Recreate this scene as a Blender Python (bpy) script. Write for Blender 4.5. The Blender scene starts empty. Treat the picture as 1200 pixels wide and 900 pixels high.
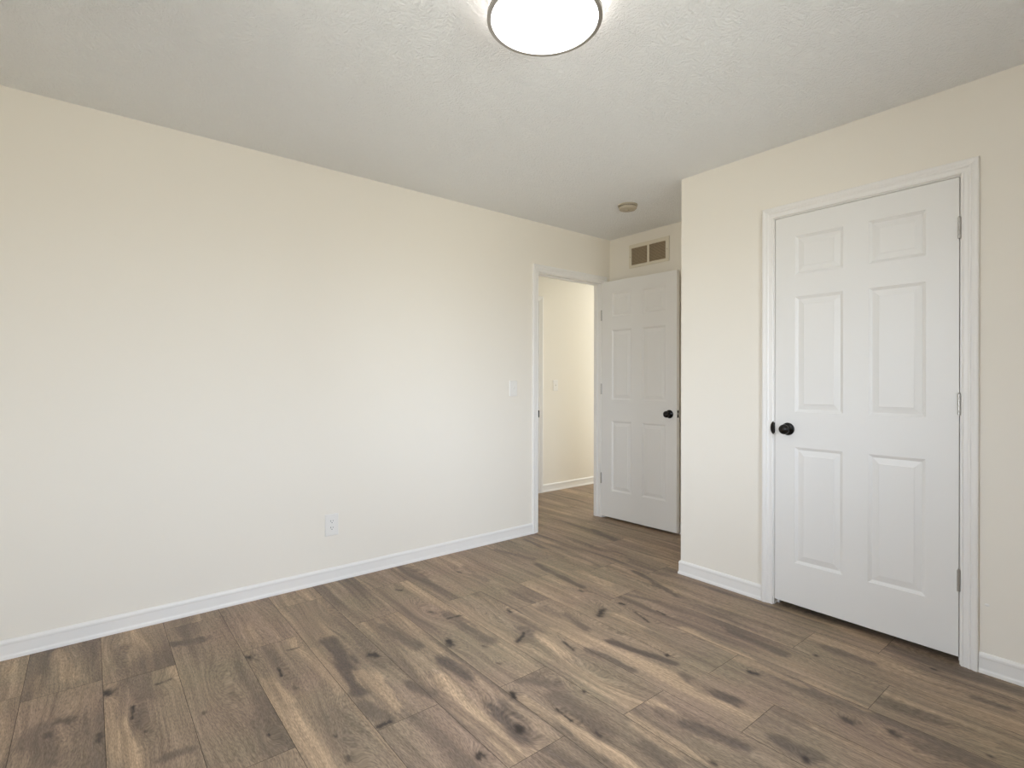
import bpy, bmesh, math
import numpy as np
from mathutils import Vector, Matrix

SC = bpy.context.scene
COL = SC.collection
PI = math.pi

# ------------------------------------------------------------------ camera
TH = math.radians(51.187)
ROLL = math.radians(0.122)
F = Vector((math.cos(TH), math.sin(TH), 0))
R0 = Vector((math.sin(TH), -math.cos(TH), 0))
U0 = Vector((0, 0, 1))
R = R0 * math.cos(ROLL) + U0 * math.sin(ROLL)
U = U0 * math.cos(ROLL) - R0 * math.sin(ROLL)
cd = bpy.data.cameras.new('camera')
cam = bpy.data.objects.new('camera', cd)
COL.objects.link(cam)
cam.matrix_world = Matrix(((R.x, U.x, -F.x, 0), (R.y, U.y, -F.y, 0), (R.z, U.z, -F.z, 1.190), (0, 0, 0, 1)))
cd.sensor_width = 36.0
cd.lens = 615.85 / 1200 * 36.0
cd.shift_y = -(450 - 446.54) / 1200
cd.clip_start = 0.02
SC.camera = cam

# ------------------------------------------------------------------ light and exposure
SC.view_settings.view_transform = 'Standard'
SC.view_settings.look = 'None'
SC.view_settings.gamma = 1.0
SC.view_settings.exposure = 0.0
SC.view_settings.use_curve_mapping = False
SC.cycles.max_bounces = 14
SC.cycles.diffuse_bounces = 10
SC.cycles.transparent_max_bounces = 8
SC.cycles.use_denoising = True
SC.cycles.sample_clamp_indirect = 6.0

SKY_STRENGTH = 16.4
LAMP_STRENGTH = 8.0
BAND_STRENGTH = 3.8
HALL_POWER = 1.0
HALL_FILL = 27.0
LAMP_COLOR = (0.98, 0.98, 1.0, 1)
w = bpy.data.worlds.new('world')
SC.world = w
w.use_nodes = True
nt = w.node_tree
nt.nodes.clear()
tc = nt.nodes.new('ShaderNodeTexCoord')
sp = nt.nodes.new('ShaderNodeSeparateXYZ')
rp = nt.nodes.new('ShaderNodeValToRGB')
mr = nt.nodes.new('ShaderNodeMapRange')
bg = nt.nodes.new('ShaderNodeBackground')
wo = nt.nodes.new('ShaderNodeOutputWorld')
nt.links.new(tc.outputs['Generated'], sp.inputs[0])
nt.links.new(sp.outputs['Z'], mr.inputs['Value'])
mr.inputs['From Min'].default_value = -1
mr.inputs['From Max'].default_value = 1
nt.links.new(mr.outputs[0], rp.inputs[0])
el = rp.color_ramp.elements
el[0].position = 0.0; el[0].color = (0.42, 0.41, 0.37, 1)     # lawn and paving seen from the window
el[1].position = 1.0; el[1].color = (0.80, 0.92, 1.15, 1)
e = el.new(0.47); e.color = (0.60, 0.585, 0.54, 1)
e = el.new(0.53); e.color = (0.92, 0.98, 1.08, 1)
tint = nt.nodes.new('ShaderNodeVectorMath'); tint.operation = 'MULTIPLY'; tint.inputs[1].default_value = (0.95, 1.0, 1.04)
nt.links.new(rp.outputs[0], tint.inputs[0])
nt.links.new(tint.outputs[0], bg.inputs['Color'])
bg.inputs['Strength'].default_value = SKY_STRENGTH
nt.links.new(bg.outputs[0], wo.inputs[0])

# room numbers (metres, camera stands at x=0 y=0)
HC = 2.44
YA = 3.098        # left wall plane
XB = 2.857        # closet wall plane
YR = 1.880        # closet corner
XC = 3.604        # wall with the return grille
XR = -0.65        # wall behind the camera
YN = -0.72        # window wall
WT = 0.078        # partition thickness
YH = 4.175        # far wall of the hallway
WIN = (0.25, 1.85, 0.80, 2.08)   # window opening x0 x1 z0 z1
FILL_WIN = (0.82, 1.62, 0.80, 2.08)  # unseen window added for more even light, wall behind the camera, y0 y1 z0 z1


def portal(name, loc, rot, sx, sy):
    l = bpy.data.lights.new(name, 'AREA')
    l.shape = 'RECTANGLE'; l.size = sx; l.size_y = sy
    l.cycles.is_portal = True
    o = bpy.data.objects.new(name, l)
    o.location = loc; o.rotation_euler = rot
    COL.objects.link(o)


portal('window_daylight', ((WIN[0] + WIN[1]) / 2, YN - 0.13, (WIN[2] + WIN[3]) / 2), (math.radians(90), 0, 0), WIN[1] - WIN[0], WIN[3] - WIN[2])
portal('window_daylight', (XR - 0.13, (FILL_WIN[0] + FILL_WIN[1]) / 2, (FILL_WIN[2] + FILL_WIN[3]) / 2), (math.radians(90), 0, math.radians(-90)), FILL_WIN[1] - FILL_WIN[0], FILL_WIN[3] - FILL_WIN[2])  # portal of the added window behind the camera
hl = bpy.data.lights.new('hallway_lamp', 'AREA')
hl.shape = 'DISK'; hl.size = 0.3; hl.energy = HALL_POWER; hl.color = (1.0, 0.92, 0.80)
ho = bpy.data.objects.new('hallway_lamp', hl)
ho.location = (4.7, 3.68, HC - 0.10)
COL.objects.link(ho)
dl = bpy.data.lights.new('hallway_fill', 'AREA')       # added fill light before the closed end wall, brightens the hallway
dl.shape = 'RECTANGLE'; dl.size = 2.0; dl.size_y = 0.9; dl.energy = HALL_FILL; dl.color = (0.84, 0.93, 1.0)
do = bpy.data.objects.new('hallway_fill', dl)
do.location = (6.15, 3.68, 1.2); do.rotation_euler = (0, math.radians(90), 0)
COL.objects.link(do)

# ------------------------------------------------------------------ helpers


def mat(name, col, rough=0.5, metal=0.0, spec=0.5, bump=None, coat=0.0):
    m = bpy.data.materials.new(name)
    m.use_nodes = True
    t = m.node_tree
    b = t.nodes['Principled BSDF']
    b.inputs['Base Color'].default_value = (*col, 1)
    b.inputs['Roughness'].default_value = rough
    b.inputs['Metallic'].default_value = metal
    b.inputs['Specular IOR Level'].default_value = spec
    b.inputs['Coat Weight'].default_value = coat
    if bump:
        scale, strength, dist, detail = bump
        tcn = t.nodes.new('ShaderNodeTexCoord')
        n = t.nodes.new('ShaderNodeTexNoise')
        n.inputs['Scale'].default_value = scale
        n.inputs['Detail'].default_value = detail
        bp = t.nodes.new('ShaderNodeBump')
        bp.inputs['Strength'].default_value = strength
        bp.inputs['Distance'].default_value = dist
        t.links.new(tcn.outputs['Object'], n.inputs['Vector'])
        t.links.new(n.outputs[0], bp.inputs['Height'])
        t.links.new(bp.outputs[0], b.inputs['Normal'])
    return m


def link(name, me, m, parent=None, smooth=False):
    o = bpy.data.objects.new(name, me)
    COL.objects.link(o)
    if m:
        me.materials.append(m)
    if smooth:
        for p in me.polygons:
            p.use_smooth = True
    if parent:
        o.parent = parent
    return o


def bm_obj(name, bm, m, parent=None, smooth=False):
    bmesh.ops.recalc_face_normals(bm, faces=bm.faces)
    me = bpy.data.meshes.new(name)
    bm.to_mesh(me)
    bm.free()
    return link(name, me, m, parent, smooth)


def tag(o, label=None, cat=None, group=None, kind=None):
    if label: o['label'] = label
    if cat: o['category'] = cat
    if group: o['group'] = group
    if kind: o['kind'] = kind
    return o


def box(bm, a, b, bevel=0.0):
    x0, y0, z0 = a
    x1, y1, z1 = b
    t = bmesh.new()
    vs = [t.verts.new(p) for p in ((x0, y0, z0), (x1, y0, z0), (x1, y1, z0), (x0, y1, z0),
                                   (x0, y0, z1), (x1, y0, z1), (x1, y1, z1), (x0, y1, z1))]
    for f in ((0, 3, 2, 1), (4, 5, 6, 7), (0, 1, 5, 4), (1, 2, 6, 5), (2, 3, 7, 6), (3, 0, 4, 7)):
        t.faces.new([vs[i] for i in f])
    if bevel:
        bmesh.ops.bevel(t, geom=list(t.edges), offset=bevel, segments=2, affect='EDGES')
    me = bpy.data.meshes.new('t')
    t.to_mesh(me); t.free()
    bm.from_mesh(me)
    bpy.data.meshes.remove(me)


def prism(bm, pts, axis, c0, c1):
    """extrude a 2D outline; axis 'x' maps (s,z)->(c,s,z), axis 'y' maps (s,z)->(s,c,z), axis 'z' maps (x,y)->(x,y,c)"""
    f = {'x': lambda p, c: (c, p[0], p[1]), 'y': lambda p, c: (p[0], c, p[1]), 'z': lambda p, c: (p[0], p[1], c)}[axis]
    a = [bm.verts.new(f(p, c0)) for p in pts]
    b = [bm.verts.new(f(p, c1)) for p in pts]
    bm.faces.new(a)
    bm.faces.new(b[::-1])
    n = len(pts)
    for i in range(n):
        bm.faces.new((a[i], a[(i + 1) % n], b[(i + 1) % n], b[i]))


def lathe(bm, prof, origin, axis, seg=40, squash=(1, 1)):
    """prof: (radius, height along axis)"""
    ax = Vector(axis).normalized()
    e1 = ax.orthogonal().normalized()
    if abs(ax.z) < 0.5:
        e1 = Vector((0, 0, 1))
    e2 = ax.cross(e1).normalized()
    o = Vector(origin)
    rings = []
    for r, h in prof:
        if r < 1e-6:
            rings.append([bm.verts.new(o + ax * h)])
        else:
            rings.append([bm.verts.new(o + ax * h + e1 * (r * squash[0] * math.cos(2 * PI * k / seg)) + e2 * (r * squash[1] * math.sin(2 * PI * k / seg))) for k in range(seg)])
    for a, b in zip(rings, rings[1:]):
        for k in range(seg):
            k2 = (k + 1) % seg
            if len(a) == 1 and len(b) == 1:
                continue
            if len(a) == 1:
                bm.faces.new((a[0], b[k], b[k2]))
            elif len(b) == 1:
                bm.faces.new((a[k], a[k2], b[0]))
            else:
                bm.faces.new((a[k], a[k2], b[k2], b[k]))


def sweep(bm, path, prof, side, fn):
    """mitred moulding: path is 2D, prof = (offset sideways in the plane, height off the plane); fn maps (u, v, h) to 3D"""
    P = [Vector(p) for p in path]
    n = len(P)
    rows = []
    for i in range(n):
        nrm = []
        if i > 0:
            d = (P[i] - P[i - 1]).normalized(); nrm.append(Vector((-d.y, d.x)) * side)
        if i < n - 1:
            d = (P[i + 1] - P[i]).normalized(); nrm.append(Vector((-d.y, d.x)) * side)
        m = nrm[0] if len(nrm) == 1 else (nrm[0] + nrm[1]) / (1 + nrm[0].dot(nrm[1]))
        rows.append([bm.verts.new(fn(P[i].x + m.x * o, P[i].y + m.y * o, h)) for o, h in prof])
    k = len(prof)
    for a, b in zip(rows, rows[1:]):
        for j in range(k):
            j2 = (j + 1) % k
            bm.faces.new((a[j], a[j2], b[j2], b[j]))
    bm.faces.new(rows[0])
    bm.faces.new(rows[-1][::-1])


# ------------------------------------------------------------------ materials
M_WALL = mat('cream_paint', (0.84, 0.795, 0.71), 0.75, spec=0.25, bump=(160, 0.06, 0.002, 3))
M_TRIM = mat('white_trim_paint', (0.84, 0.82, 0.785), 0.38, spec=0.5)
M_DOOR = mat('white_door_paint', (0.80, 0.785, 0.755), 0.42, spec=0.5, bump=(90, 0.04, 0.002, 4))
M_PLASTIC = mat('white_plastic', (0.82, 0.80, 0.76), 0.3)
M_IVORY = mat('ivory_plastic', (0.46, 0.40, 0.30), 0.4)
M_BLACK = mat('oil_rubbed_bronze', (0.010, 0.008, 0.007), 0.20, metal=0.55, spec=0.6)
M_NICKEL = mat('brushed_nickel', (0.50, 0.48, 0.45), 0.38, metal=1.0)
M_DARK = mat('dark_slot', (0.05, 0.045, 0.04), 0.7)
M_VENT = mat('vent_paint', (0.74, 0.68, 0.55), 0.5)
M_LOUVER = mat('louver_paint', (0.47, 0.37, 0.245), 0.6)
M_GROUND = mat('patch_filler', (0.82, 0.80, 0.76), 0.8)

# ceiling: stomped texture
M_CEIL = mat('stippled_ceiling_paint', (0.89, 0.90, 0.90), 0.9, spec=0.2)
t = M_CEIL.node_tree
b = t.nodes['Principled BSDF']
tcn = t.nodes.new('ShaderNodeTexCoord')
wn = t.nodes.new('ShaderNodeTexNoise'); wn.inputs['Scale'].default_value = 9; wn.inputs['Detail'].default_value = 2
va = t.nodes.new('ShaderNodeVectorMath'); va.operation = 'MULTIPLY_ADD'
va.inputs[1].default_value = (0.10, 0.10, 0.10)
n1 = t.nodes.new('ShaderNodeTexNoise'); n1.inputs['Scale'].default_value = 85; n1.inputs['Detail'].default_value = 5; n1.inputs['Roughness'].default_value = 0.6
bp = t.nodes.new('ShaderNodeBump'); bp.inputs['Strength'].default_value = 1.0; bp.inputs['Distance'].default_value = 0.009
t.links.new(tcn.outputs['Object'], wn.inputs['Vector'])
t.links.new(wn.outputs['Color'], va.inputs[0])
t.links.new(tcn.outputs['Object'], va.inputs[2])
t.links.new(va.outputs[0], n1.inputs['Vector'])
t.links.new(n1.outputs[0], bp.inputs['Height'])
t.links.new(bp.outputs[0], b.inputs['Normal'])

# lamp glass
M_LAMP = bpy.data.materials.new('lit_acrylic'); M_LAMP.use_nodes = True
b = M_LAMP.node_tree.nodes['Principled BSDF']
b.inputs['Base Color'].default_value = (0.8, 0.8, 0.78, 1)
b.inputs['Emission Color'].default_value = LAMP_COLOR
b.inputs['Emission Strength'].default_value = LAMP_STRENGTH
M_BAND = M_LAMP.copy(); M_BAND.name = 'glowing_drum_side'
M_BAND.node_tree.nodes['Principled BSDF'].inputs['Emission Strength'].default_value = BAND_STRENGTH
M_BAND.node_tree.nodes['Principled BSDF'].inputs['Emission Color'].default_value = (1.0, 0.92, 0.86, 1)

# window glass: clear with a mirror sheen
M_GLASS = bpy.data.materials.new('window_glass'); M_GLASS.use_nodes = True
t = M_GLASS.node_tree; t.nodes.clear()
o_ = t.nodes.new('ShaderNodeOutputMaterial'); mx = t.nodes.new('ShaderNodeMixShader')
tr = t.nodes.new('ShaderNodeBsdfTransparent'); gl = t.nodes.new('ShaderNodeBsdfGlossy'); fr = t.nodes.new('ShaderNodeFresnel')
gl.inputs['Roughness'].default_value = 0.02
t.links.new(fr.outputs[0], mx.inputs[0]); t.links.new(tr.outputs[0], mx.inputs[1]); t.links.new(gl.outputs[0], mx.inputs[2])
t.links.new(mx.outputs[0], o_.inputs[0])

# laminate floor: the tones and the grain run come from the printed pattern computed below, the fine grain from noise
M_FLOOR = bpy.data.materials.new('oak_laminate'); M_FLOOR.use_nodes = True
t = M_FLOOR.node_tree
b = t.nodes['Principled BSDF']


def N(k, **kw):
    n = t.nodes.new(k)
    for a_, v_ in kw.items():
        setattr(n, a_, v_)
    return n


def mathn(op, a_, b_=None, clamp=False):
    n = N('ShaderNodeMath', operation=op, use_clamp=clamp)
    for i, v_ in enumerate((a_, b_)):
        if v_ is None: continue
        if isinstance(v_, (int, float)): n.inputs[i].default_value = v_
        else: t.links.new(v_, n.inputs[i])
    return n.outputs[0]


def mixc(fac, a_, b_, blend='MIX'):
    n = N('ShaderNodeMix', data_type='RGBA', blend_type=blend)
    for i, v_ in ((0, fac), (6, a_), (7, b_)):
        if isinstance(v_, tuple): n.inputs[i].default_value = (*v_, 1)
        elif isinstance(v_, (int, float)): n.inputs[i].default_value = v_
        else: t.links.new(v_, n.inputs[i])
    return n.outputs[2]


at = N('ShaderNodeAttribute', attribute_name='tone')
ag = N('ShaderNodeAttribute', attribute_name='grain')
ap = N('ShaderNodeAttribute', attribute_name='edge')
sx = N('ShaderNodeSeparateXYZ'); t.links.new(at.outputs['Vector'], sx.inputs[0])
dark, tan, knot = sx.outputs
sg = N('ShaderNodeSeparateXYZ'); t.links.new(ag.outputs['Vector'], sg.inputs[0])
# growth-ring lines following the grain coordinate
cv = N('ShaderNodeCombineXYZ'); t.links.new(mathn('MULTIPLY', sg.outputs[0], 120.0), cv.inputs[0])
t.links.new(mathn('MULTIPLY', sg.outputs[1], 2.2), cv.inputs[1]); t.links.new(sg.outputs[2], cv.inputs[2])
g1 = N('ShaderNodeTexNoise'); g1.inputs['Scale'].default_value = 1.0; g1.inputs['Detail'].default_value = 3.0; g1.inputs['Roughness'].default_value = 0.65
t.links.new(cv.outputs[0], g1.inputs['Vector'])
# short pores
cv2 = N('ShaderNodeCombineXYZ'); t.links.new(mathn('MULTIPLY', sg.outputs[0], 380.0), cv2.inputs[0])
t.links.new(mathn('MULTIPLY', sg.outputs[1], 55.0), cv2.inputs[1]); t.links.new(sg.outputs[2], cv2.inputs[2])
g2 = N('ShaderNodeTexNoise'); g2.inputs['Scale'].default_value = 1.0; g2.inputs['Detail'].default_value = 2.0
t.links.new(cv2.outputs[0], g2.inputs['Vector'])
# medium streaks
cv3 = N('ShaderNodeCombineXYZ'); t.links.new(mathn('MULTIPLY', sg.outputs[0], 26.0), cv3.inputs[0])
t.links.new(mathn('MULTIPLY', sg.outputs[1], 1.1), cv3.inputs[1]); t.links.new(sg.outputs[2], cv3.inputs[2])
g3 = N('ShaderNodeTexNoise'); g3.inputs['Scale'].default_value = 1.0; g3.inputs['Detail'].default_value = 4.0
t.links.new(cv3.outputs[0], g3.inputs['Vector'])
def mrange(v, a0, a1, b0, b1):
    n = N('ShaderNodeMapRange'); t.links.new(v, n.inputs[0])
    for i, q in enumerate((a0, a1, b0, b1)): n.inputs[i + 1].default_value = q
    return n.outputs[0]
hue = N('ShaderNodeTexNoise'); hue.inputs['Scale'].default_value = 2.3; hue.inputs['Detail'].default_value = 2.0
tco = N('ShaderNodeTexCoord'); t.links.new(tco.outputs['Object'], hue.inputs['Vector'])
oak = mixc(mrange(hue.outputs[0], 0.35, 0.65, 0.0, 1.0), (0.310, 0.218, 0.156), (0.284, 0.219, 0.145))
streak = mrange(g3.outputs[0], 0.30, 0.70, 0.45, 1.35)
base = mixc(mathn('MULTIPLY', tan, streak, True), oak, (0.430, 0.305, 0.196))
base = mixc(mathn('MULTIPLY', dark, mrange(g1.outputs[0], 0.3, 0.7, 0.62, 1.30), True), base, (0.120, 0.089, 0.070))
f = mathn('MULTIPLY', mrange(g1.outputs[0], 0.28, 0.72, 0.74, 1.26), mrange(g2.outputs[0], 0.3, 0.7, 0.70, 1.30))
f = mathn('MULTIPLY', f, mrange(g3.outputs[0], 0.3, 0.7, 0.82, 1.18))
gr = N('ShaderNodeCombineXYZ')
for i in range(3): t.links.new(f, gr.inputs[i])
vm = N('ShaderNodeVectorMath', operation='MULTIPLY')
t.links.new(base, vm.inputs[0]); t.links.new(gr.outputs[0], vm.inputs[1])
c = mixc(knot, vm.outputs[0], (0.030, 0.022, 0.018))
t.links.new(c, b.inputs['Base Color'])
b.inputs['Roughness'].default_value = 0.50
b.inputs['Specular IOR Level'].default_value = 0.32
bp = N('ShaderNodeBump'); bp.inputs['Strength'].default_value = 0.12; bp.inputs['Distance'].default_value = 0.001
t.links.new(f, bp.inputs['Height']); t.links.new(bp.outputs[0], b.inputs['Normal'])
M_SEAM = mat('plank_seam', (0.055, 0.042, 0.034), 0.8)

# ------------------------------------------------------------------ floor
STROKES = [('K',0.056,2.522,0.058,2.513,.020,.9), ('K',0.127,2.358,0.122,2.275,.007,1), ('K',0.209,2.472,0.254,2.480,.007,.7),
 ('K',-0.078,2.417,-0.055,2.399,.022,.5), ('K',0.027,2.247,0.027,2.200,.014,.6), ('K',-0.111,2.358,-0.106,2.338,.014,.5),
 ('K',0.149,2.166,0.151,2.159,.008,.6), ('K',0.322,2.158,0.324,2.150,.008,.5), ('D',-0.143,2.383,-0.091,2.189,.05,.6),
 ('D',0.138,2.620,0.171,2.409,.05,.6), ('D',0.112,2.901,0.100,2.651,.03,.5), ('D',0.288,2.809,0.416,2.767,.025,.8),
 ('T',0.060,2.277,0.115,1.982,.045,1), ('T',0.054,2.435,0.055,2.341,.035,.7), ('T',-0.104,3.027,-0.050,2.731,.035,.8),
 ('D',0.176,1.975,0.261,1.971,.02,.7), ('D',-0.154,3.022,-0.161,2.899,.035,.6), ('T',-0.219,2.501,-0.196,2.321,.04,.5),
 ('D',-0.032,2.410,-0.018,2.131,.04,.4), ('K',0.538,2.469,0.539,2.459,.018,.9), ('K',0.613,2.306,0.606,2.231,.007,1),
 ('K',0.625,2.117,0.626,2.109,.009,.7), ('K',0.684,2.426,0.729,2.419,.006,.6), ('T',0.541,2.046,0.566,1.622,.045,1),
 ('T',0.537,2.210,0.553,2.037,.04,1), ('D',0.867,2.377,0.819,1.927,.045,1), ('K',0.954,2.165,0.968,2.144,.020,.8),
 ('D',0.963,2.222,0.962,2.087,.05,.5), ('T',0.866,2.039,0.877,1.778,.04,1), ('T',0.781,2.349,0.759,1.989,.025,.8),
 ('K',0.819,1.694,0.775,1.694,.010,.8), ('D',0.786,1.851,0.823,1.715,.035,.7), ('K',1.286,2.064,1.273,2.014,.018,.9),
 ('D',1.174,1.918,1.189,1.765,.035,.9), ('D',1.111,2.364,1.143,2.108,.03,.8), ('D',0.986,1.851,1.022,1.750,.03,.8),
 ('K',1.401,2.249,1.472,2.241,.009,.7), ('T',1.087,1.808,1.079,1.585,.045,.9), ('D',0.478,2.002,0.493,1.746,.05,.6),
 ('K',0.472,1.887,0.473,1.880,.008,.9), ('K',0.643,1.745,0.643,1.739,.008,.7), ('K',0.640,1.619,0.639,1.601,.014,.6),
 ('D',0.674,1.846,0.667,1.709,.06,.4), ('K',1.367,2.743,1.381,2.717,.010,.7), ('K',1.367,2.376,1.379,2.353,.008,.6),
 ('K',1.696,2.140,1.694,2.116,.013,.8), ('K',1.256,1.557,1.250,1.534,.018,.9), ('K',1.323,1.383,1.318,1.301,.006,1),
 ('K',1.149,1.396,1.144,1.377,.020,.8), ('D',1.150,1.515,1.123,1.361,.045,1), ('D',1.345,1.603,1.425,1.501,.03,.7),
 ('D',1.380,1.430,1.338,1.200,.05,.7), ('T',1.300,1.316,1.299,1.035,.035,1), ('T',1.079,1.585,1.062,1.316,.045,.9),
 ('K',0.967,1.367,0.960,1.353,.016,.8), ('K',1.601,1.896,1.527,1.851,.012,.8), ('D',1.626,1.920,1.610,1.857,.04,.7),
 ('T',1.649,1.805,1.620,1.652,.045,.8), ('K',1.689,1.722,1.671,1.639,.006,.8), ('K',2.092,1.837,2.015,1.797,.015,.8),
 ('K',2.220,1.829,2.226,1.811,.012,.8), ('T',2.093,1.735,2.079,1.592,.035,.8), ('K',2.295,1.649,2.287,1.592,.006,1),
 ('K',2.197,1.715,2.156,1.600,.006,.7), ('D',1.857,1.589,1.928,1.299,.022,1), ('D',1.724,1.597,1.744,1.378,.022,.8),
 ('K',1.481,1.398,1.479,1.392,.007,.9), ('K',1.342,1.208,1.336,1.191,.010,.6), ('K',1.965,1.359,1.961,1.352,.006,.9),
 ('D',1.852,2.015,1.852,1.951,.04,.5), ('D',1.427,2.290,1.424,1.954,.035,.7), ('T',1.744,1.837,1.752,1.623,.02,.8),
 ('T',1.817,1.449,1.855,1.211,.028,.9), ('K',1.380,1.919,1.384,1.906,.007,.6), ('K',1.344,1.765,1.349,1.753,.007,.5),
 ('T',1.262,1.504,1.264,1.374,.035,.8), ('D',1.426,1.040,1.420,0.981,.05,.6), ('D',1.893,1.919,1.863,1.742,.025,.7),
 ('K',2.109,1.063,2.121,1.038,.013,.9), ('D',1.848,1.105,1.870,1.018,.03,1), ('D',1.871,1.213,1.848,1.105,.025,.7),
 ('D',1.623,1.046,1.667,0.863,.03,.9), ('D',2.379,1.287,2.365,1.048,.025,.8), ('T',2.232,1.448,2.201,1.125,.025,1),
 ('T',2.190,1.134,2.172,0.897,.022,.7), ('K',1.766,0.714,1.754,0.704,.012,.8), ('D',1.784,0.779,1.780,0.717,.04,.8),
 ('K',2.077,0.701,2.078,0.688,.016,.7), ('K',2.464,0.951,2.459,0.946,.009,.7), ('K',1.956,1.357,1.952,1.350,.006,.8),
 ('K',1.517,0.884,1.517,0.875,.010,.8), ('D',2.569,0.942,2.566,0.907,.03,.6), ('D',1.610,1.116,1.627,1.055,.035,.5),
 ('D',1.949,0.903,1.943,0.802,.035,.5), ('T',1.868,1.162,1.818,1.060,.02,.6), ('T',1.487,1.138,1.470,0.990,.03,.7),
 ('K',2.727,0.603,2.727,0.594,.009,.8), ('D',2.693,0.647,2.719,0.593,.025,.6), ('K',2.129,0.579,2.122,0.568,.018,.7),
 ('D',2.583,0.903,2.581,0.778,.022,.7), ('D',2.608,0.436,2.613,0.359,.018,.8), ('T',2.295,0.551,2.321,0.366,.022,.7),
 ('T',2.225,0.877,2.201,0.688,.022,.7), ('D',2.295,0.659,2.321,0.506,.03,.5), ('K',2.235,0.348,2.234,0.344,.007,.8),
 ('D',2.126,0.501,2.147,0.381,.035,.6), ('T',2.104,0.604,2.057,0.472,.025,.6), ('D',2.554,3.018,2.510,2.562,.022,.8),
 ('D',2.264,2.546,2.223,2.127,.025,.9), ('T',2.050,2.381,2.072,2.047,.06,.6), ('T',2.392,2.289,2.378,2.036,.035,.8),
 ('D',2.346,1.903,2.393,1.720,.022,.7), ('D',3.126,2.853,3.061,2.484,.04,.8), ('D',2.663,2.073,2.532,1.681,.022,.8),
 ('D',1.870,2.799,1.850,2.540,.025,.5), ('D',2.232,2.943,2.318,2.649,.025,.6), ('T',1.668,2.369,1.679,2.153,.03,.5),
 ('K',2.177,2.083,2.176,2.069,.010,.7), ('K',1.795,2.763,1.796,2.744,.010,.6), ('T',2.505,2.727,2.547,2.362,.03,.5),
 ('T',2.859,2.568,2.788,2.276,.03,.5)]

rng = np.random.RandomState(7)
_T = rng.rand(256, 256)


def vnoise(x, y):
    xi = np.floor(x).astype(int); yi = np.floor(y).astype(int)
    fx = x - xi; fy = y - yi
    fx = fx * fx * (3 - 2 * fx); fy = fy * fy * (3 - 2 * fy)
    a = _T[xi & 255, yi & 255]; b_ = _T[(xi + 1) & 255, yi & 255]
    c_ = _T[xi & 255, (yi + 1) & 255]; d = _T[(xi + 1) & 255, (yi + 1) & 255]
    return (a * (1 - fx) + b_ * fx) * (1 - fy) + (c_ * (1 - fx) + d * fx) * fy


def fbm(x, y, o=3):
    s = 0; a = 0.5
    for k in range(o):
        s = s + a * vnoise(x * 2 ** k + 17.3 * k, y * 2 ** k + 5.1 * k); a *= 0.5
    return s / (1 - 0.5 ** o)


def smooth(a, b_, v):
    q = np.clip((v - a) / (b_ - a), 0, 1)
    return q * q * (3 - 2 * q)


PW, PL, PX = 0.2405, 1.217, 0.043
BUTT = {-3: 2.31, -2: 2.70, -1: 2.645, 0: 2.595, 1: 2.985, 2: 2.534, 3: 1.677, 4: 1.262, 5: 1.618, 6: 1.21, 7: 0.90, 8: 1.165,
        9: 0.676, 10: 1.042, 11: 0.786, 12: 1.35, 13: 0.6, 14: 1.1, 15: 0.45, 16: 0.8, 17: 0.2, 18: 0.9, 19: 0.4, 20: 0.7, 21: 1.0, 22: .3, 23: .6, 24: .9, 25: .1, 26: .5}
GAP = 0.0007
FX0, FX1, FY0, FY1 = XR - 0.08, 6.3, YN - 0.08, YH + 0.08
planks = []
k = int(math.floor((FX0 - PX) / PW))
while PX + k * PW < FX1:
    x0 = PX + k * PW; x1 = x0 + PW
    off = BUTT.get(k, 0.5)
    n0 = int(math.floor((FY0 - off) / PL))
    y = off + n0 * PL
    while y < FY1:
        a = (max(x0, FX0) + GAP, max(y, FY0) + GAP, min(x1, FX1) - GAP, min(y + PL, FY1) - GAP)
        if a[2] - a[0] > 0.01 and a[3] - a[1] > 0.01:
            planks.append((a, x0, y))
        y += PL
    k += 1
V, FA, TONE, GRAIN = [], [], [], []
nv = 0
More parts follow.
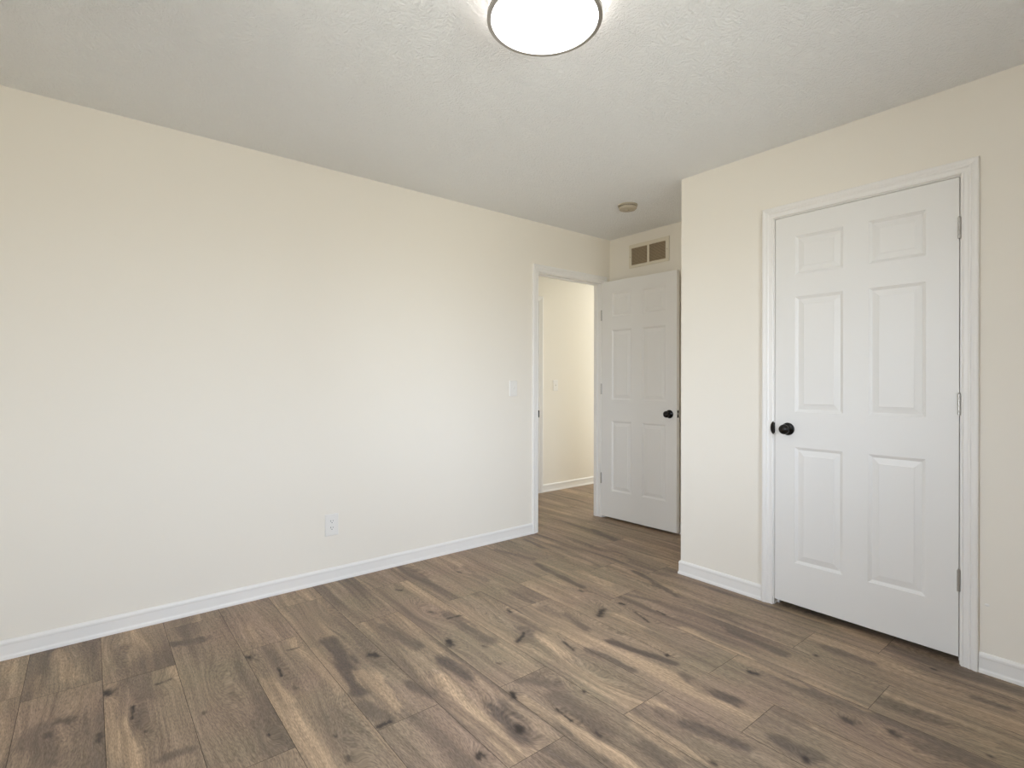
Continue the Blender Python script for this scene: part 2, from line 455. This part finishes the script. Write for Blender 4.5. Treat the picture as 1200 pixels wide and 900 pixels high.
for idx, ((x0, y0, x1, y1), px0, py0) in enumerate(planks):
    near = x0 < 3.8
    dx, dy = (0.0055, 0.008) if near and y1 > 0.2 else (0.03, 0.04)
    nx = max(2, int((x1 - x0) / dx) + 1); ny = max(2, int((y1 - y0) / dy) + 1)
    X, Y = np.meshgrid(np.linspace(x0, x1, nx), np.linspace(y0, y1, ny), indexing='ij')
    X = X.ravel(); Y = Y.ravel()
    r = rng.rand(6) * 97
    u = X - px0; v = Y - py0
    wx = u + 0.035 * (fbm(u * 5 + r[0], v * 1.6 + r[1], 3) - 0.5) * 2 + 0.004 * (fbm(u * 22 + r[1], v * 9 + r[0], 2) - 0.5) * 2
    n_a = fbm(wx * 17 + r[2], v * 1.15 + r[3], 3)
    n_b = fbm(wx * 20 + r[4], v * 1.4 + r[5], 3)
    n_c = fbm(u * 6 + r[3], v * 3 + r[2], 3)
    D = 0.75 * smooth(0.50, 0.78, n_a * 0.75 + n_c * 0.25) + 0.12 * (rng.rand() - 0.3)
    T = 0.80 * smooth(0.50, 0.80, n_b * 0.8 + (1 - n_c) * 0.2) + 0.25 * (rng.rand() - 0.4)
    K = np.zeros_like(X)
    g = wx + 0.014 * (fbm(u * 7 + r[5], v * 2.4 + r[4], 2) - 0.5) * 2
    # a few random cathedral figures where the print shows them
    for q in range(2):
        cu, cvv = 0.04 + 0.16 * rng.rand(), rng.rand() * PL
        g = g + (0.02 + 0.05 * rng.rand()) * np.exp(-(((u - cu) / 0.06) ** 2 + ((v - cvv) / 0.22) ** 2))
    wob = (fbm(X * 55 + r[0], Y * 11 + r[1], 3) - 0.5) * 2
    wob2 = (fbm(X * 90 + r[0], Y * 60 + r[1], 2) - 0.5) * 2
    for (ty, ax, ay, bx, by, wd, st) in STROKES:
        mx_, my_ = (ax + bx) / 2, (ay + by) / 2
        if ty != 'D' and not (x0 - 0.01 < mx_ < x1 + 0.01 and y0 - 0.01 < my_ < y1 + 0.01):
            continue
        if ty == 'D' and not (x0 - 0.01 < mx_ < x1 + 0.01 and y0 - 0.01 < my_ < y1 + 0.01):
            continue
        ex, ey = bx - ax, by - ay
        L2 = ex * ex + ey * ey + 1e-9
        s_ = np.clip(((X - ax) * ex + (Y - ay) * ey) / L2, 0, 1)
        ddx = X - (ax + ex * s_); ddy = (Y - (ay + ey * s_)) * (0.75 if ty != 'K' else 0.85)
        d = np.sqrt(ddx ** 2 + ddy ** 2) / wd + (0.75 * wob if ty != 'K' else 0.35 * wob + 0.6 * wob2)
        if ty == 'K':
            K = np.maximum(K, min(1, st * 1.15) * (1 - smooth(0.10, 1.25, d)))
            D = np.maximum(D, 0.55 * st * (1 - smooth(0.6, 2.8, d)))
            g = g + 0.035 * st * np.exp(-((ddx / (wd + 0.018)) ** 2 + (ddy / (wd + 0.05)) ** 2))
        elif ty == 'D':
            q = st * (1 - smooth(0.35, 1.45, d))
            D = np.maximum(D, q); T = T * (1 - 0.8 * q)
        else:
            q = st * (1 - smooth(0.45, 1.35, d))
            T = np.maximum(T, q); D = D * (1 - 0.85 * q)
    V.append(np.stack([X, Y, np.zeros_like(X)], 1))
    TONE.append(np.stack([np.clip(D, 0, 1), np.clip(T, 0, 1), np.clip(K, 0, 1)], 1))
    GRAIN.append(np.stack([g, v, np.full_like(X, idx * 3.7)], 1))
    I = np.arange(nx * ny).reshape(nx, ny) + nv
    FA.append(np.stack([I[:-1, :-1].ravel(), I[1:, :-1].ravel(), I[1:, 1:].ravel(), I[:-1, 1:].ravel()], 1))
    nv += nx * ny
V = np.concatenate(V).astype(np.float32); FA = np.concatenate(FA).astype(np.int32)
TONE = np.concatenate(TONE).astype(np.float32); GRAIN = np.concatenate(GRAIN).astype(np.float32)
# the board below, seen as thin dark lines in the seams, and the slab's body
nb = len(V)
zb = -0.0015
Vb = np.array([(FX0, FY0, zb), (FX1, FY0, zb), (FX1, FY1, zb), (FX0, FY1, zb),
               (FX0, FY0, -0.1), (FX1, FY0, -0.1), (FX1, FY1, -0.1), (FX0, FY1, -0.1)], np.float32)
Fb = np.array([(0, 1, 2, 3), (7, 6, 5, 4), (4, 5, 1, 0), (5, 6, 2, 1), (6, 7, 3, 2), (7, 4, 0, 3)], np.int32) + nb
V = np.concatenate([V, Vb]); nfl = len(FA); FA = np.concatenate([FA, Fb])
TONE = np.concatenate([TONE, np.zeros((8, 3), np.float32)]); GRAIN = np.concatenate([GRAIN, np.zeros((8, 3), np.float32)])
me = bpy.data.meshes.new('floor')
me.vertices.add(len(V)); me.vertices.foreach_set('co', V.ravel())
me.loops.add(FA.size); me.loops.foreach_set('vertex_index', FA.ravel())
me.polygons.add(len(FA)); me.polygons.foreach_set('loop_start', np.arange(0, FA.size, 4, dtype=np.int32))
me.update(calc_edges=True)
for nm, dat in (('tone', TONE), ('grain', GRAIN)):
    a_ = me.attributes.new(nm, 'FLOAT_VECTOR', 'POINT')
    a_.data.foreach_set('vector', dat.ravel())
me.materials.append(M_FLOOR); me.materials.append(M_SEAM)
mi = np.zeros(len(FA), np.int32); mi[nfl:] = 1
me.polygons.foreach_set('material_index', mi)
me.validate()
fl = bpy.data.objects.new('floor', me); COL.objects.link(fl)


def struct(o, label, cat):
    return tag(o, label, cat, kind='structure')


struct(fl, 'grey brown knotty oak laminate plank floor', 'floor')

# ------------------------------------------------------------------ ceiling and walls
bm = bmesh.new(); box(bm, (XR - .08, YN - .08, HC), (6.3, YH + .08, HC + 0.1))
struct(bm_obj('ceiling', bm, M_CEIL), 'white stippled flat ceiling', 'ceiling')

# openings (jamb outside faces)
D1 = (2.757, 3.490, 2.045)      # bedroom doorway clear opening x0 x1 ztop
D2 = (0.542, 1.310, 2.057)      # closet opening y0 y1 ztop
D3 = (2.95, 3.712, 2.030)       # hallway door
JT = 0.018


def notched(s0, s1, a, b_, zt):
    return [(s0, 0), (a, 0), (a, zt), (b_, zt), (b_, 0), (s1, 0), (s1, HC), (s0, HC)]


bm = bmesh.new(); prism(bm, notched(XR - .08, 6.3, D1[0] - JT, D1[1] + JT, D1[2] + JT), 'y', YA, YA + WT)
struct(bm_obj('wall_left', bm, M_WALL), 'long cream wall with outlet and open doorway', 'wall')
bm = bmesh.new(); prism(bm, notched(YN, YR - WT, D2[0] - JT, D2[1] + JT, D2[2] + JT), 'x', XB, XB + WT)
struct(bm_obj('wall_right', bm, M_WALL), 'cream wall around the white closet door', 'wall')
bm = bmesh.new(); box(bm, (XB, YR - WT, 0), (XC, YR, HC))
struct(bm_obj('wall_return', bm, M_WALL), 'short return wall at the closet corner', 'wall')
bm = bmesh.new(); box(bm, (XC, YN, 0), (XC + WT, YA, HC))
struct(bm_obj('wall_back', bm, M_WALL), 'cream wall with the return air grille', 'wall')
bm = bmesh.new()
for a, b_ in (((YN - .08, 0), (FILL_WIN[0], HC)), ((FILL_WIN[1], 0), (YA, HC)), ((FILL_WIN[0], 0), (FILL_WIN[1], FILL_WIN[2])), ((FILL_WIN[0], FILL_WIN[3]), (FILL_WIN[1], HC))):
    box(bm, (XR - .12, a[0], a[1]), (XR, b_[0], b_[1]))
struct(bm_obj('wall_behind', bm, M_WALL), 'cream wall behind the camera', 'wall')
bm = bmesh.new()
for a, b_ in (((XR, 0), (WIN[0], HC)), ((WIN[1], 0), (XC + WT, HC)), ((WIN[0], 0), (WIN[1], WIN[2])), ((WIN[0], WIN[3]), (WIN[1], HC))):
    box(bm, (a[0], YN - .12, a[1]), (b_[0], YN, b_[1]))
struct(bm_obj('wall_near', bm, M_WALL), 'cream wall with the bedroom window', 'wall')
bm = bmesh.new(); prism(bm, notched(1.9, 6.3, D3[0] - JT, D3[1] + JT, D3[2] + JT), 'y', YH, YH + WT)
struct(bm_obj('wall_hallway', bm, M_WALL), 'cream hallway wall seen through the doorway', 'wall')
for nm, x in (('wall_hallway_end', 6.22), ('wall_hallway_start', 1.9)):
    bm = bmesh.new(); box(bm, (x, YA + WT, 0), (x + .08, YH, HC))
    struct(bm_obj(nm, bm, M_WALL), 'end wall of the hallway', 'wall')

# windows (out of the picture, they let the daylight in; the second is added for more light)
def make_window(name, w0, w1, z0, z1, f, label):
    """f maps (s, depth, z) to 3D; depth runs outwards"""
    def fb(bm, s0, d0, za, s1, d1, zb_, bev=0.0):
        p, q = f(s0, d0, za), f(s1, d1, zb_)
        box(bm, tuple(min(p[i], q[i]) for i in range(3)), tuple(max(p[i], q[i]) for i in range(3)), bev)
    bm = bmesh.new()
    mid = (w0 + w1) / 2
    for s0, za, s1, zb_ in ((w0, z0, w0 + .04, z1), (w1 - .04, z0, w1, z1), (w0 + .04, z0, w1 - .04, z0 + .04), (w0 + .04, z1 - .04, w1 - .04, z1), (mid - .02, z0 + .04, mid + .02, z1 - .04)):
        fb(bm, s0, .05, za, s1, .09, zb_, .003)
    wn_ = struct(bm_obj(name, bm, M_TRIM), label, 'window')
    bm = bmesh.new(); fb(bm, w0 + .035, .068, z0 + .035, w1 - .035, .072, z1 - .035)
    bm_obj('window_pane', bm, M_GLASS, wn_)


make_window('window_1', *WIN, lambda s_, q, z: (s_, YN - q, z), 'white bedroom window right of the camera')
make_window('window_fill', *FILL_WIN, lambda s_, q, z: (XR - q, s_, z), 'white window added behind the camera to even out the light')

# ------------------------------------------------------------------ mouldings
BB = [(0, 0), (.0135, 0), (.0135, .006), (.0125, .012), (.0095, .0175), (.0088, .022), (.0085, .060), (.0098, .066), (.0092, .073), (.006, .079), (.0035, .082), (0, .083)]
floorfn = lambda u_, v_, h: (u_, v_, h)


def baseboard(name, path, side, label):
    bm = bmesh.new(); sweep(bm, path, BB, side, floorfn)
    struct(bm_obj(name, bm, M_TRIM), label, 'baseboard')


baseboard('baseboard_left', [(XR, YA), (2.704, YA)], -1, 'white baseboard along the long left wall')
baseboard('baseboard_alcove', [(3.553, YA), (XC, YA), (XC, YR), (XB, YR), (XB, 1.374)], -1, 'white baseboard wrapping the closet corner')
baseboard('baseboard_right', [(XB, .479), (XB, YN), (XR, YN), (XR, YA - .02)], -1, 'white baseboard right of the closet door')
baseboard('baseboard_hallway', [(3.777, YH), (6.22, YH)], -1, 'white baseboard in the hallway')
baseboard('baseboard_hallway_start', [(1.98, YH), (2.885, YH)], -1, 'white baseboard at the hallway start')

CP = [(0, 0), (0, .0075), (.003, .010), (.006, .0105), (.0085, .0085), (.010, .0083), (.022, .0095), (.027, .0135), (.031, .0140), (.033, .0115),
      (.035, .0118), (.044, .0165), (.050, .0172), (.0545, .0160), (.057, .0125), (.057, 0)]


def casing(bm, a, b_, zt, fn, rev=0.005):
    """frame around an opening from a to b_, open at the floor"""
    sweep(bm, [(a - rev, 0.0), (a - rev, zt + rev), (b_ + rev, zt + rev), (b_ + rev, 0.0)], CP, 1, fn)


def jamb(bm, a, b_, zt, f3, d0, d1, stop):
    """three boards lining an opening; f3 maps (s, depth, z)"""
    def bx(s0, q0, z0, s1, q1, z1):
        p, q = f3(s0, q0, z0), f3(s1, q1, z1)
        box(bm, tuple(min(p[i], q[i]) for i in range(3)), tuple(max(p[i], q[i]) for i in range(3)), 0.0008)
    bx(a - JT, d0, 0.001, a, d1, zt + JT); bx(b_, d0, 0.001, b_ + JT, d1, zt + JT); bx(a, d0, zt, b_, d1, zt + JT)
    s0, s1 = stop
    bx(a, s0, 0.001, a + .010, s1, zt); bx(b_ - .010, s0, 0.001, b_, s1, zt); bx(a + .010, s0, zt - .010, b_ - .010, s1, zt)


# bedroom doorway
bm = bmesh.new()
casing(bm, D1[0], D1[1], D1[2], lambda s, z, h: (s, YA - h, z))
casing(bm, D1[0], D1[1], D1[2], lambda s, z, h: (s, YA + WT + h, z))
jamb(bm, D1[0], D1[1], D1[2], lambda s, q, z: (s, YA + q, z), 0.0, WT, (0.038, 0.070))
tr1 = struct(bm_obj('trim_1', bm, M_TRIM), 'white casing and jamb of the open bedroom doorway', 'door frame')
# closet doorway
bm = bmesh.new()
casing(bm, D2[0], D2[1], D2[2], lambda s, z, h: (XB - h, s, z))
jamb(bm, D2[0], D2[1], D2[2], lambda s, q, z: (XB + q, s, z), 0.0, WT, (0.038, 0.070))
tr2 = struct(bm_obj('trim_2', bm, M_TRIM), 'white casing and jamb around the closed closet door', 'door frame')
# hallway door frame
bm = bmesh.new()
casing(bm, D3[0], D3[1], D3[2], lambda s, z, h: (s, YH - h, z))
jamb(bm, D3[0], D3[1], D3[2], lambda s, q, z: (s, YH + q, z), 0.0, WT, (0.012, 0.036))
tr3 = struct(bm_obj('trim_3', bm, M_TRIM), 'white casing edge of the hallway door', 'door frame')

# strike plates with their curved lips
bm = bmesh.new()
lathe(bm, [(.0, .0), (.034, .0), (.034, .0022), (.030, .0034), (0, .0036)], (XB - .0105, D2[1] - .001, .944), (-1, 0, 0), 40, (1, .50))
bmesh.ops.bisect_plane(bm, geom=list(bm.verts) + list(bm.edges) + list(bm.faces), plane_co=(0, D2[1], 0), plane_no=(0, 1, 0), clear_inner=True)
bmesh.ops.holes_fill(bm, edges=[e_ for e_ in bm.edges if e_.is_boundary])
box(bm, (XB - .009, D2[1] - .0012, .944 - .028), (XB + .030, D2[1] + .0003, .944 + .028))
bm_obj('strike_plate', bm, M_BLACK, tr2)
bm = bmesh.new()
box(bm, (D1[0] - .0004, YA - .0125, .932 - .028), (D1[0] + .0014, YA + .030, .932 + .028))
box(bm, (D1[0] - .004, YA - .0140, .932 - .022), (D1[0] + .0014, YA - .0105, .932 + .022), .001)
bm_obj('strike_plate', bm, M_BLACK, tr1)

# ------------------------------------------------------------------ doors
PROF = [(0, 0), (.0022, -.0022), (.006, -.0036), (.012, -.0078), (.0145, -.0083), (.040, -.0032), (.0412, -.0016)]


def door_slab(bm, w_, h_, th, xs, zs):
    """hinge edge at x=0, faces at y=0 and y=th (front looks to -y)"""
    X = [0] + xs + [w_]
    Z = [0] + zs + [h_]
    for front in (True, False):
        def P(x, z, d):
            return (x, -d if front else th + d, z)
        for i in range(len(X) - 1):
            for j in range(len(Z) - 1):
                x0, x1, z0, z1 = X[i], X[i + 1], Z[j], Z[j + 1]
                if i % 2 == 1 and j % 2 == 1:
                    prev = None
                    for o, d in PROF:
                        ring = [bm.verts.new(P(*q, d)) for q in ((x0 + o, z0 + o), (x1 - o, z0 + o), (x1 - o, z1 - o), (x0 + o, z1 - o))]
                        if prev:
                            for k_ in range(4):
                                bm.faces.new((prev[k_], prev[(k_ + 1) % 4], ring[(k_ + 1) % 4], ring[k_]))
                        prev = ring
                    bm.faces.new(prev)
                else:
                    bm.faces.new([bm.verts.new(P(*q, 0)) for q in ((x0, z0), (x1, z0), (x1, z1), (x0, z1))])
    # edges
    for i in range(len(X) - 1):
        for z in (0, h_):
            bm.faces.new([bm.verts.new(q) for q in ((X[i], 0, z), (X[i + 1], 0, z), (X[i + 1], th, z), (X[i], th, z))])
    for j in range(len(Z) - 1):
        for x in (0, w_):
            bm.faces.new([bm.verts.new(q) for q in ((x, 0, Z[j]), (x, 0, Z[j + 1]), (x, th, Z[j + 1]), (x, th, Z[j]))])
    bmesh.ops.remove_doubles(bm, verts=bm.verts, dist=1e-5)


ZS = [.249, .850, 1.033, 1.630, 1.745, 1.945]


def make_door(name, w_, zb_, zt_, xs, m4, label):
    bm = bmesh.new()
    door_slab(bm, w_, zt_ - zb_, .035, xs, [z - zb_ for z in ZS])
    d = bm_obj(name, bm, M_DOOR)
    d.matrix_world = m4
    struct(d, label, 'door')
    return d


KNOB = [(0.0105, .012), (.0105, .026), (.013, .030), (.020, .0335), (.0245, .040), (.026, .047), (.0245, .054), (.019, .0595), (.010, .0620), (0, .0625)]
ROSE = [(0, 0), (.0325, 0), (.0330, .003), (.0305, .0065), (.024, .0085), (.0165, .0100), (.0135, .0125), (0, .0125)]


def knob(d, x, z, y, sgn, label=None):
    bm = bmesh.new(); lathe(bm, KNOB, (x, y, z), (0, sgn, 0), 40)
    k_ = bm_obj('door_knob', bm, M_BLACK, d, True)
    bm = bmesh.new(); lathe(bm, ROSE, (x, y, z), (0, sgn, 0), 40)
    bm_obj('rosette', bm, M_BLACK, k_, True)
    if label: k_['label'] = label


def hinge(d, x, y, z, side=-1):
    bm = bmesh.new()
    for i in range(5):
        za = z - .045 + i * .018
        lathe(bm, [(0, .0004), (.0056, .0006), (.006, .0014), (.006, .0168), (.0056, .0176), (0, .0178)], (x, y, za), (0, 0, 1), 20)
    lathe(bm, [(0, 0), (.0035, .0), (.0045, .002), (.0035, .004), (0, .0045)], (x, y, z + .045), (0, 0, 1), 16)
    box(bm, (x - .0008, y, z - .0445), (x + .0008, y + .028, z + .0445))
    h_ = bm_obj('hinge', bm, M_NICKEL, d)
    h_['label'] = 'satin nickel hinge'
    return h_


# closet door: local x runs from the hinge (y=.545) to the lock (y=1.307), front looks to -x
m4 = Matrix(((0, 1, 0, XB - .0005), (1, 0, 0, .545), (0, 0, 1, .032), (0, 0, 0, 1)))
d2 = make_door('door_2', .762, .032, 2.054, [.1135, .330, .438, .661], m4, 'closed white six panel closet door with black knob')
knob(d2, .762 - .067, .942 - .032, 0, -1, 'black round knob')
for z in (1.838, 1.095, .354):
    hinge(d2, -.0015, -.0055, z - .032)

# bedroom door, swung open past a right angle towards the grille wall
W1 = .728
hx, hy = D1[1] - .001, YA - .012
ang = math.radians(3.0)
ux, uy = math.sin(ang), -math.cos(ang)      # along the leaf, from the hinge to the free edge
nx_, ny_ = math.cos(ang), math.sin(ang)     # leaf depth direction, away from the camera side
m4 = Matrix(((ux, nx_, 0, hx), (uy, ny_, 0, hy), (0, 0, 1, .020), (0, 0, 0, 1)))
d1 = make_door('door_1', W1, .020, 2.050, [.108, .311, .413, .632], m4, 'white six panel bedroom door standing open against the alcove wall')
knob(d1, W1 - .062, .935 - .020, 0, -1, 'black round knob')
knob(d1, W1 - .062, .935 - .020, .035, 1)
bm = bmesh.new(); box(bm, (W1 - .001, .006, .890), (W1 + .0012, .029, .947), .0006)
lp = bm_obj('latch_plate', bm, M_BLACK, d1)
bm = bmesh.new(); box(bm, (W1 + .001, .011, .911), (W1 + .010, .023, .926), .002)
lb = bm_obj('latch_bolt', bm, M_NICKEL, lp); lb['label'] = 'nickel latch bolt'
for z in (1.762, 1.121, .346):
    hinge(d1, -.003, -.003, z - .020)

# hallway door (only its frame edge shows)
m4 = Matrix(((1, 0, 0, D3[0] + .003), (0, 1, 0, YH + .037), (0, 0, 1, .012), (0, 0, 0, 1)))
d3 = make_door('door_3', D3[1] - D3[0] - .006, .012, D3[2] - .003, [.108, .320, .428, .648], m4, 'white six panel door across the hallway')

# ------------------------------------------------------------------ ceiling lamp
LX, LY, LR, LZ = 1.1575, 1.274, .187, 2.366
lamp = bpy.data.objects.new('ceiling_light', None); COL.objects.link(lamp); lamp.location = (LX, LY, HC)
tag(lamp, 'round flush mount ceiling lamp, lit white drum with thin nickel rim', 'ceiling light')
hz = LZ - HC
bm = bmesh.new()
lathe(bm, [(LR - .012, hz + .005), (LR - .030, hz + .003), (LR * .6, hz), (LR * .3, hz - .002), (0, hz - .002)], (0, 0, 0), (0, 0, 1), 96)
bm_obj('diffuser', bm, M_LAMP, lamp, True)
bm = bmesh.new()
lathe(bm, [(LR - .004, -.010), (LR - .004, hz + .0135), (LR - .006, hz + .0135), (LR - .006, -.010), (LR - .004, -.010)], (0, 0, 0), (0, 0, 1), 96)
bm_obj('drum_side', bm, M_BAND, lamp, True)
bm = bmesh.new()
lathe(bm, [(LR - .0025, hz + .014), (LR + .0005, hz + .014), (LR + .0008, hz + .0005), (LR, hz), (LR - .0125, hz), (LR - .0125, hz + .006), (LR - .0025, hz + .006), (LR - .0025, hz + .014)], (0, 0, 0), (0, 0, 1), 96)
bm_obj('rim', bm, M_NICKEL, lamp)
bm = bmesh.new()
lathe(bm, [(0, 0), (LR - .002, 0), (LR - .002, -.010), (0, -.010)], (0, 0, 0), (0, 0, 1), 96)
bm_obj('ceiling_pan', bm, M_PLASTIC, lamp)

# ------------------------------------------------------------------ smoke detector
sd = bpy.data.objects.new('smoke_detector', None); COL.objects.link(sd); sd.location = (2.976, 2.394, HC)
tag(sd, 'small round ivory smoke detector on the ceiling before the alcove', 'smoke detector')
bm = bmesh.new(); lathe(bm, [(0, 0), (.068, 0), (.069, -.006), (.067, -.010), (0, -.010)], (0, 0, 0), (0, 0, 1), 48)
bm_obj('mounting_base', bm, M_IVORY, sd)
bm = bmesh.new(); lathe(bm, [(0, -.010), (.058, -.010), (.058, -.014), (.063, -.016), (.063, -.024), (.056, -.032), (.030, -.036), (.028, -.0345), (0, -.0345)], (0, 0, 0), (0, 0, 1), 48)
cov = bm_obj('cover', bm, M_IVORY, sd)
bm = bmesh.new()
for k in range(24):
    a_ = 2 * PI * k / 24
    p = Vector((math.cos(a_), math.sin(a_), 0)); q = Vector((-math.sin(a_), math.cos(a_), 0))
    vs = [p * r_ + q * s_ + Vector((0, 0, z_)) for r_, s_, z_ in ((.0575, -.005, -.0105), (.0575, .005, -.0105), (.0575, .005, -.0135), (.0575, -.005, -.0135), (.0590, -.005, -.0105), (.0590, .005, -.0105), (.0590, .005, -.0135), (.0590, -.005, -.0135))]
    v_ = [bm.verts.new(c_) for c_ in vs]
    for f_ in ((0, 1, 2, 3), (4, 7, 6, 5), (0, 4, 5, 1), (1, 5, 6, 2), (2, 6, 7, 3), (3, 7, 4, 0)):
        bm.faces.new([v_[i] for i in f_])
bm_obj('vent_slots', bm, M_DARK, cov)
bm = bmesh.new(); lathe(bm, [(0, -.034), (.010, -.034), (.010, -.0385), (.008, -.040), (0, -.040)], (.0, 0, 0), (0, 0, 1), 24)
bm_obj('test_button', bm, M_IVORY, cov)

# ------------------------------------------------------------------ return air grille
vy0, vy1, vz0, vz1 = 2.480, 2.878, 2.153, 2.352
ap_ = [(2.513, 2.672, 2.177, 2.321), (2.692, 2.853, 2.177, 2.321)]
vent = bpy.data.objects.new('return_air_grille', None); COL.objects.link(vent); vent.location = (XC, (vy0 + vy1) / 2, vz0)
tag(vent, 'tan two panel return air grille high on the alcove wall', 'vent')
vo = Vector(vent.location)
bm = bmesh.new()
def vb(bm, y0, y1, z0, z1, xa, xb, bev=0.0):
    box(bm, (xa, y0 - vo.y, z0 - vo.z), (xb, y1 - vo.y, z1 - vo.z), bev)
vb(bm, vy0, vy1, vz0, ap_[0][2], -.007, 0, .0015); vb(bm, vy0, vy1, ap_[0][3], vz1, -.007, 0, .0015)
vb(bm, vy0, ap_[0][0], ap_[0][2] - .001, ap_[0][3] + .001, -.007, 0, .0012); vb(bm, ap_[1][1], vy1, ap_[0][2] - .001, ap_[0][3] + .001, -.007, 0, .0012)
vb(bm, ap_[0][1], ap_[1][0], ap_[0][2] - .001, ap_[0][3] + .001, -.0068, 0, .0010)
bm_obj('frame', bm, M_VENT, vent)
for (y0, y1, z0, z1) in ap_:
    bm = bmesh.new()
    vb(bm, y0, y1, z0, z1, -.0006, -.0001)
    bm_obj('duct_opening', bm, M_DARK, vent)
    bm = bmesh.new()
    n_ = 15
    for i in range(n_):
        zc = z0 + (i + .5) * (z1 - z0) / n_ - vo.z
        ya, yb = y0 - vo.y, y1 - vo.y
        pts = [(-.0062, zc - .0042), (-.0056, zc - .0042), (-.0010, zc + .0040), (-.0016, zc + .0040)]
        a_ = [bm.verts.new((p[0], ya, p[1])) for p in pts]; c_ = [bm.verts.new((p[0], yb, p[1])) for p in pts]
        bm.faces.new(a_); bm.faces.new(c_[::-1])
        for j in range(4):
            bm.faces.new((a_[j], a_[(j + 1) % 4], c_[(j + 1) % 4], c_[j]))
    bm_obj('louvers', bm, M_LOUVER, vent)
for y in (2.497, 2.866):
    bm = bmesh.new(); lathe(bm, [(0, 0), (.0042, 0), (.0038, .0018), (0, .0022)], (-.0065, y - vo.y, 2.249 - vo.z), (-1, 0, 0), 16)
    s_ = bm_obj('screw', bm, M_LOUVER, vent)

# ------------------------------------------------------------------ outlet and switches


def plate(bm, w_, h_, th=.0055):
    """wall plate in local space, back on y=0, front looks to -y"""
    prev = None
    for o, d in ((0, 0), (0, .0022), (.0015, .0042), (.004, th)):
        ring = [bm.verts.new((x, -d, z)) for x, z in ((-w_ / 2 + o, -h_ / 2 + o), (w_ / 2 - o, -h_ / 2 + o), (w_ / 2 - o, h_ / 2 - o), (-w_ / 2 + o, h_ / 2 - o))]
        if prev:
            for k_ in range(4): bm.faces.new((prev[k_], prev[(k_ + 1) % 4], ring[(k_ + 1) % 4], ring[k_]))
        else:
            bm.faces.new(ring)
        prev = ring
    bm.faces.new(prev)


def screw(par, x, z, y=-.0055):
    bm = bmesh.new(); lathe(bm, [(0, 0), (.0034, 0), (.003, .0012), (0, .0015)], (x, y, z), (0, -1, 0), 14)
    bm_obj('screw', bm, M_PLASTIC, par)


out = bpy.data.objects.new('wall_outlet', None); COL.objects.link(out); out.location = (1.121, YA, .336)
tag(out, 'white duplex wall outlet low on the long left wall', 'outlet')
bm = bmesh.new(); plate(bm, .080, .128); bm_obj('cover_plate', bm, M_PLASTIC, out)
for zc in (-.0195, .0195):
    bm = bmesh.new()
    pts = []
    for k in range(32):
        a_ = 2 * PI * k / 32
        pts.append((.0172 * math.cos(a_), max(-.0135, min(.0135, .0172 * math.sin(a_))) + zc))
    prism(bm, pts, 'y', -.0070, -.0050)
    rc = bm_obj('receptacle', bm, M_PLASTIC, out)
    bm = bmesh.new()
    box(bm, (-.0078, -.0074, zc + .000), (-.0054, -.0066, zc + .0095)); box(bm, (.0054, -.0074, zc + .001), (.0074, -.0066, zc + .0085))
    lathe(bm, [(0, 0), (.0026, 0), (.0026, .0006), (0, .0006)], (0, -.0068, zc - .0062), (0, -1, 0), 16)
    bm_obj('slots', bm, M_DARK, rc)
screw(out, 0, 0)


def switch(x, y, z, label):
    s = bpy.data.objects.new('light_switch', None); COL.objects.link(s); s.location = (x, y, z)
    tag(s, label, 'light switch')
    bm = bmesh.new(); plate(bm, .074, .118); bm_obj('cover_plate', bm, M_PLASTIC, s)
    bm = bmesh.new()
    box(bm, (-.0055, -.0062, -.012), (.0055, -.0050, .012))
    for q in [[(-.0042, -.0055, -.004), (.0042, -.0055, -.004), (.0042, -.0055, .008), (-.0042, -.0055, .008), (-.0034, -.0150, .006), (.0034, -.0150, .006), (.0034, -.0140, .0115), (-.0034, -.0140, .0115)]]:
        v_ = [bm.verts.new(c_) for c_ in q]
        for f_ in ((0, 1, 2, 3), (4, 7, 6, 5), (0, 4, 5, 1), (1, 5, 6, 2), (2, 6, 7, 3), (3, 7, 4, 0)):
            bm.faces.new([v_[i] for i in f_])
    bm_obj('toggle', bm, M_PLASTIC, s)
    screw(s, 0, .030); screw(s, 0, -.030)
    return s


switch(2.504, YA, 1.134, 'white toggle light switch left of the bedroom doorway')
switch(3.966, YH, 1.143, 'white toggle light switch on the hallway wall seen through the doorway')

# small dab of filler on the wall right of the closet casing
bm = bmesh.new()
lathe(bm, [(0, .0012), (.003, .0011), (.006, .0005), (.008, 0)], (XB - .0001, .455, .280), (-1, 0, 0), 14, (.7, 1))
tag(bm_obj('filler_patch', bm, M_GROUND, None, True), 'tiny dab of white filler on the wall beside the closet casing', 'wall patch')
